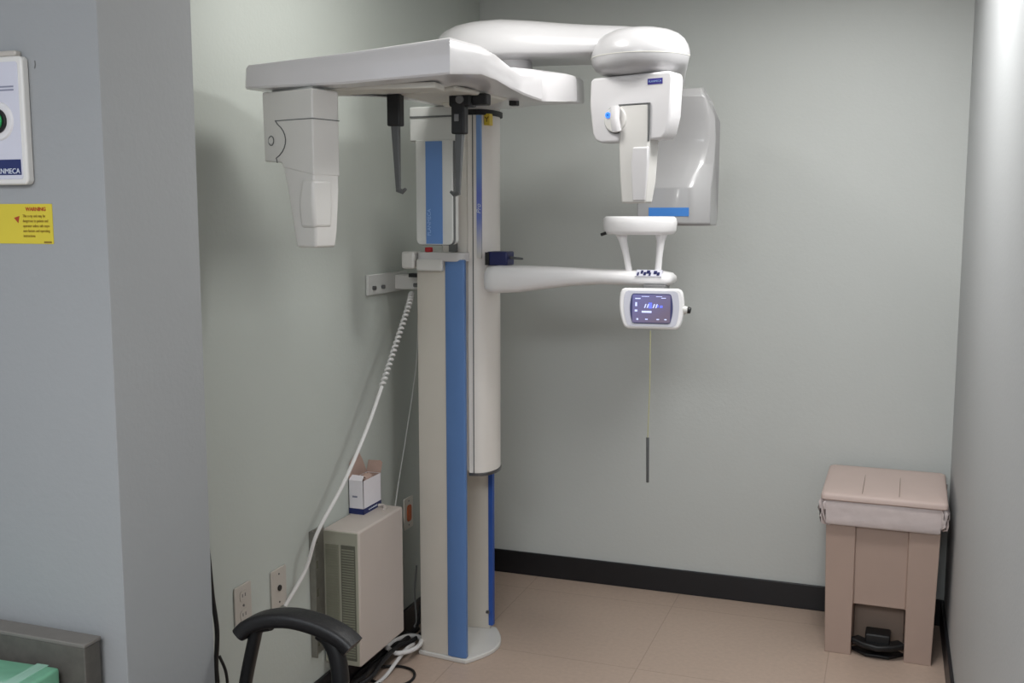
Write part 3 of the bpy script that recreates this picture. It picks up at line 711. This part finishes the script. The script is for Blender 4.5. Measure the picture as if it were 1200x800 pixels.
# ------------------------------------------------------------------ desk with low back panel and green pack
D = thing('desk', 'grey desk with raised dark grey back panel against the near wall', 'desk', (-1.7, 1.3, 0))
def dl(bm):
    for v in bm.verts: v.co -= V((-1.7, 1.3, 0))
    return bm
link('back_panel', dl(B(-2.1, -1.39, 1.492, 1.534, .10, .742)), M['panelg'], D, bevel=.002)
link('panel_cap', dl(B(-2.1, -1.388, 1.490, 1.536, .742, .750)), M['panelt'], D, bevel=.002)
link('desktop', dl(B(-2.1, -1.40, .95, 1.491, .60, .63)), M['desk'], D, bevel=.003)
for x, y in ((-2.06, 1.0), (-1.45, 1.0)): link('leg', dl(B(x-.02, x+.02, y-.02, y+.02, 0, .60)), M['panelt'], D, bevel=.003)
for x in (-2.06, -1.45): link('leg', dl(B(x-.02, x+.02, 1.493, 1.533, 0, .10)), M['panelt'], D)
G = thing('green_pack', 'glossy green wrapped pack lying on the desk against its back panel', 'pack', (-1.54, 1.36, .6305), radians(3))
link('pack_body', B(-.16, .11, -.14, .112, 0, .074), M['greenb'], G, bevel=.006)
bm = bmesh.new(); box(bm, -.161, .111, -.03, .03, .0735, .0750); box(bm, .058, .084, -.141, .113, .0735, .0746); link('highlight_bands', bm, M['greenl'], G, smooth=False)  # pale bands are painted highlights on the glossy wrap

# ------------------------------------------------------------------ exposure switch box and sticker on the near wall
S = thing('exposure_switch_box', 'white wall-mounted exposure switch box with green button and navy label', 'switch box', (-1.566, PY0, 1.717))
link('casing', prism_xz(rr(0, 0, .130, .232, .010), -.018, -.0005), M['white2'], S, bevel=.004)
link('face_plate', prism_xz(rr(-.002, 0, .114, .212, .006), -.0190, -.0175), M['bezel'], S, bevel=.0006)
link('button_bezel', CY((.005, -.022, .0), (.005, -.0185, .0), .033, .036, n=36), M['white'], S, bevel=.001)
link('button_ring', CY((.005, -.027, .0), (.005, -.0215, .0), .0225, n=32), M['black'], S, bevel=.001)
link('button', CY((.005, -.030, .0), (.005, -.0265, .0), .0165, n=32), M['green'], S, bevel=.001)
for z in (.054, .060): link('caption_line', B(-.02, .044, -.0194, -.0186, z, z+.003), M['ink'], S, smooth=False)
lb = link('name_label', B(-.052, .052, -.0200, -.0186, -.098, -.070), M['navyl'], S)
text('label_lettering', 'PLANMECA', .0135, M['whiteink'], (.050, -.0204, -.0915), FR, lb, align='RIGHT')
link('top_clip', B(-.04, .05, -.016, -.001, .116, .126), M['plate'], S, bevel=.003)
K2 = thing('warning_sticker', 'yellow warning sticker on the wall below the exposure switch box', 'sticker', (-1.535, PY0, 1.529))
sb = link('sticker_sheet', prism_xz(rr(0, 0, .140, .074, .002), -.0012, .0006), M['yellow'], K2, smooth=False)
text('heading', 'WARNING', .0098, M['redink'], (.032, -.0014, .027), FR, sb, bold=.0003)
for i, ln in enumerate(('This x-ray unit may be', 'dangerous to patient and', 'operator unless safe expo-', 'sure factors and operating', 'instructions')):
    text('warning_text', ln, .0076, M['brown'], (.0, -.0014, .0145-i*.0092), FR, sb, align='LEFT', sx=.78)
link('small_print', B(.048, .066, -.0016, -.001, -.0355, -.032), M['brown'], sb, smooth=False)
link('hazard_symbol', CY((-.013, -.0016, .009), (-.013, -.0011, .009), .008, n=3), M['redink'], sb)
tag(link('wall_scuff', TB([(-1.487, 1.5492, 1.825), (-1.486, 1.5490, 1.818), (-1.488, 1.5492, 1.811)], .0010, n=6), M['dgrey']), 'small dark scuff on the wall right of the exposure switch box', 'mark')

# ------------------------------------------------------------------ lights
def area(name, loc, size, power, col, target=None, sy=None):
    l = bpy.data.lights.new(name, 'AREA'); l.energy = power; l.size = size; l.color = col
    if sy: l.shape = 'RECTANGLE'; l.size_y = sy
    o = bpy.data.objects.new(name, l); C.objects.link(o); o.location = loc
    if target is not None:
        o.rotation_euler = (Vector(target)-Vector(loc)).to_track_quat('-Z', 'Y').to_euler()
    return o
area('ceiling_lamp_over_arm', (-1.04, 2.56, 2.42), .2, 6.6, (1, .99, .965), sy=.3)
area('back_wall_fill', (-.15, 3.35, 2.42), .5, 3.6, (1, 1, .99), sy=.5)  # added fill to brighten the back wall, not a real fixture
area('ceiling_lamp_right', (-.16, 2.78, 2.42), .3, 15, (1, 1, .99), sy=.35)
area('room_ceiling_lamp', (-.4, -.6, 2.42), 1.2, 74, (.93, .965, 1), sy=1.2)
area('near_wall_fill', (-1.6, 0, 2.2), 1.0, 4, (.74, .82, 1), target=(-1.6, 2, 1.4), sy=1.0)  # added bluish fill for the near wall, no fixture there
area('highlight_lamp', (-.42, 0, 1.92), .07, 1.6, (1, .98, .96), target=(-.8, 4, 1.6), sy=.07)  # small source added beside the camera for round highlights
w = bpy.data.worlds.new('world'); SC.world = w; w.use_nodes = True
w.node_tree.nodes['Background'].inputs[0].default_value = (.82, .91, 1, 1); w.node_tree.nodes['Background'].inputs[1].default_value = .5

# ------------------------------------------------------------------ camera
cam = bpy.data.cameras.new('camera'); co = bpy.data.objects.new('camera', cam); C.objects.link(co)
cam.sensor_width = 36; cam.lens = 36*1230/1200; cam.clip_start = .05
co.location = (0, 0, 1.55); co.rotation_euler = (radians(83), 0, radians(19.9))
SC.camera = co
SC.view_settings.view_transform = 'Standard'; SC.view_settings.look = 'None'; SC.view_settings.exposure = 0
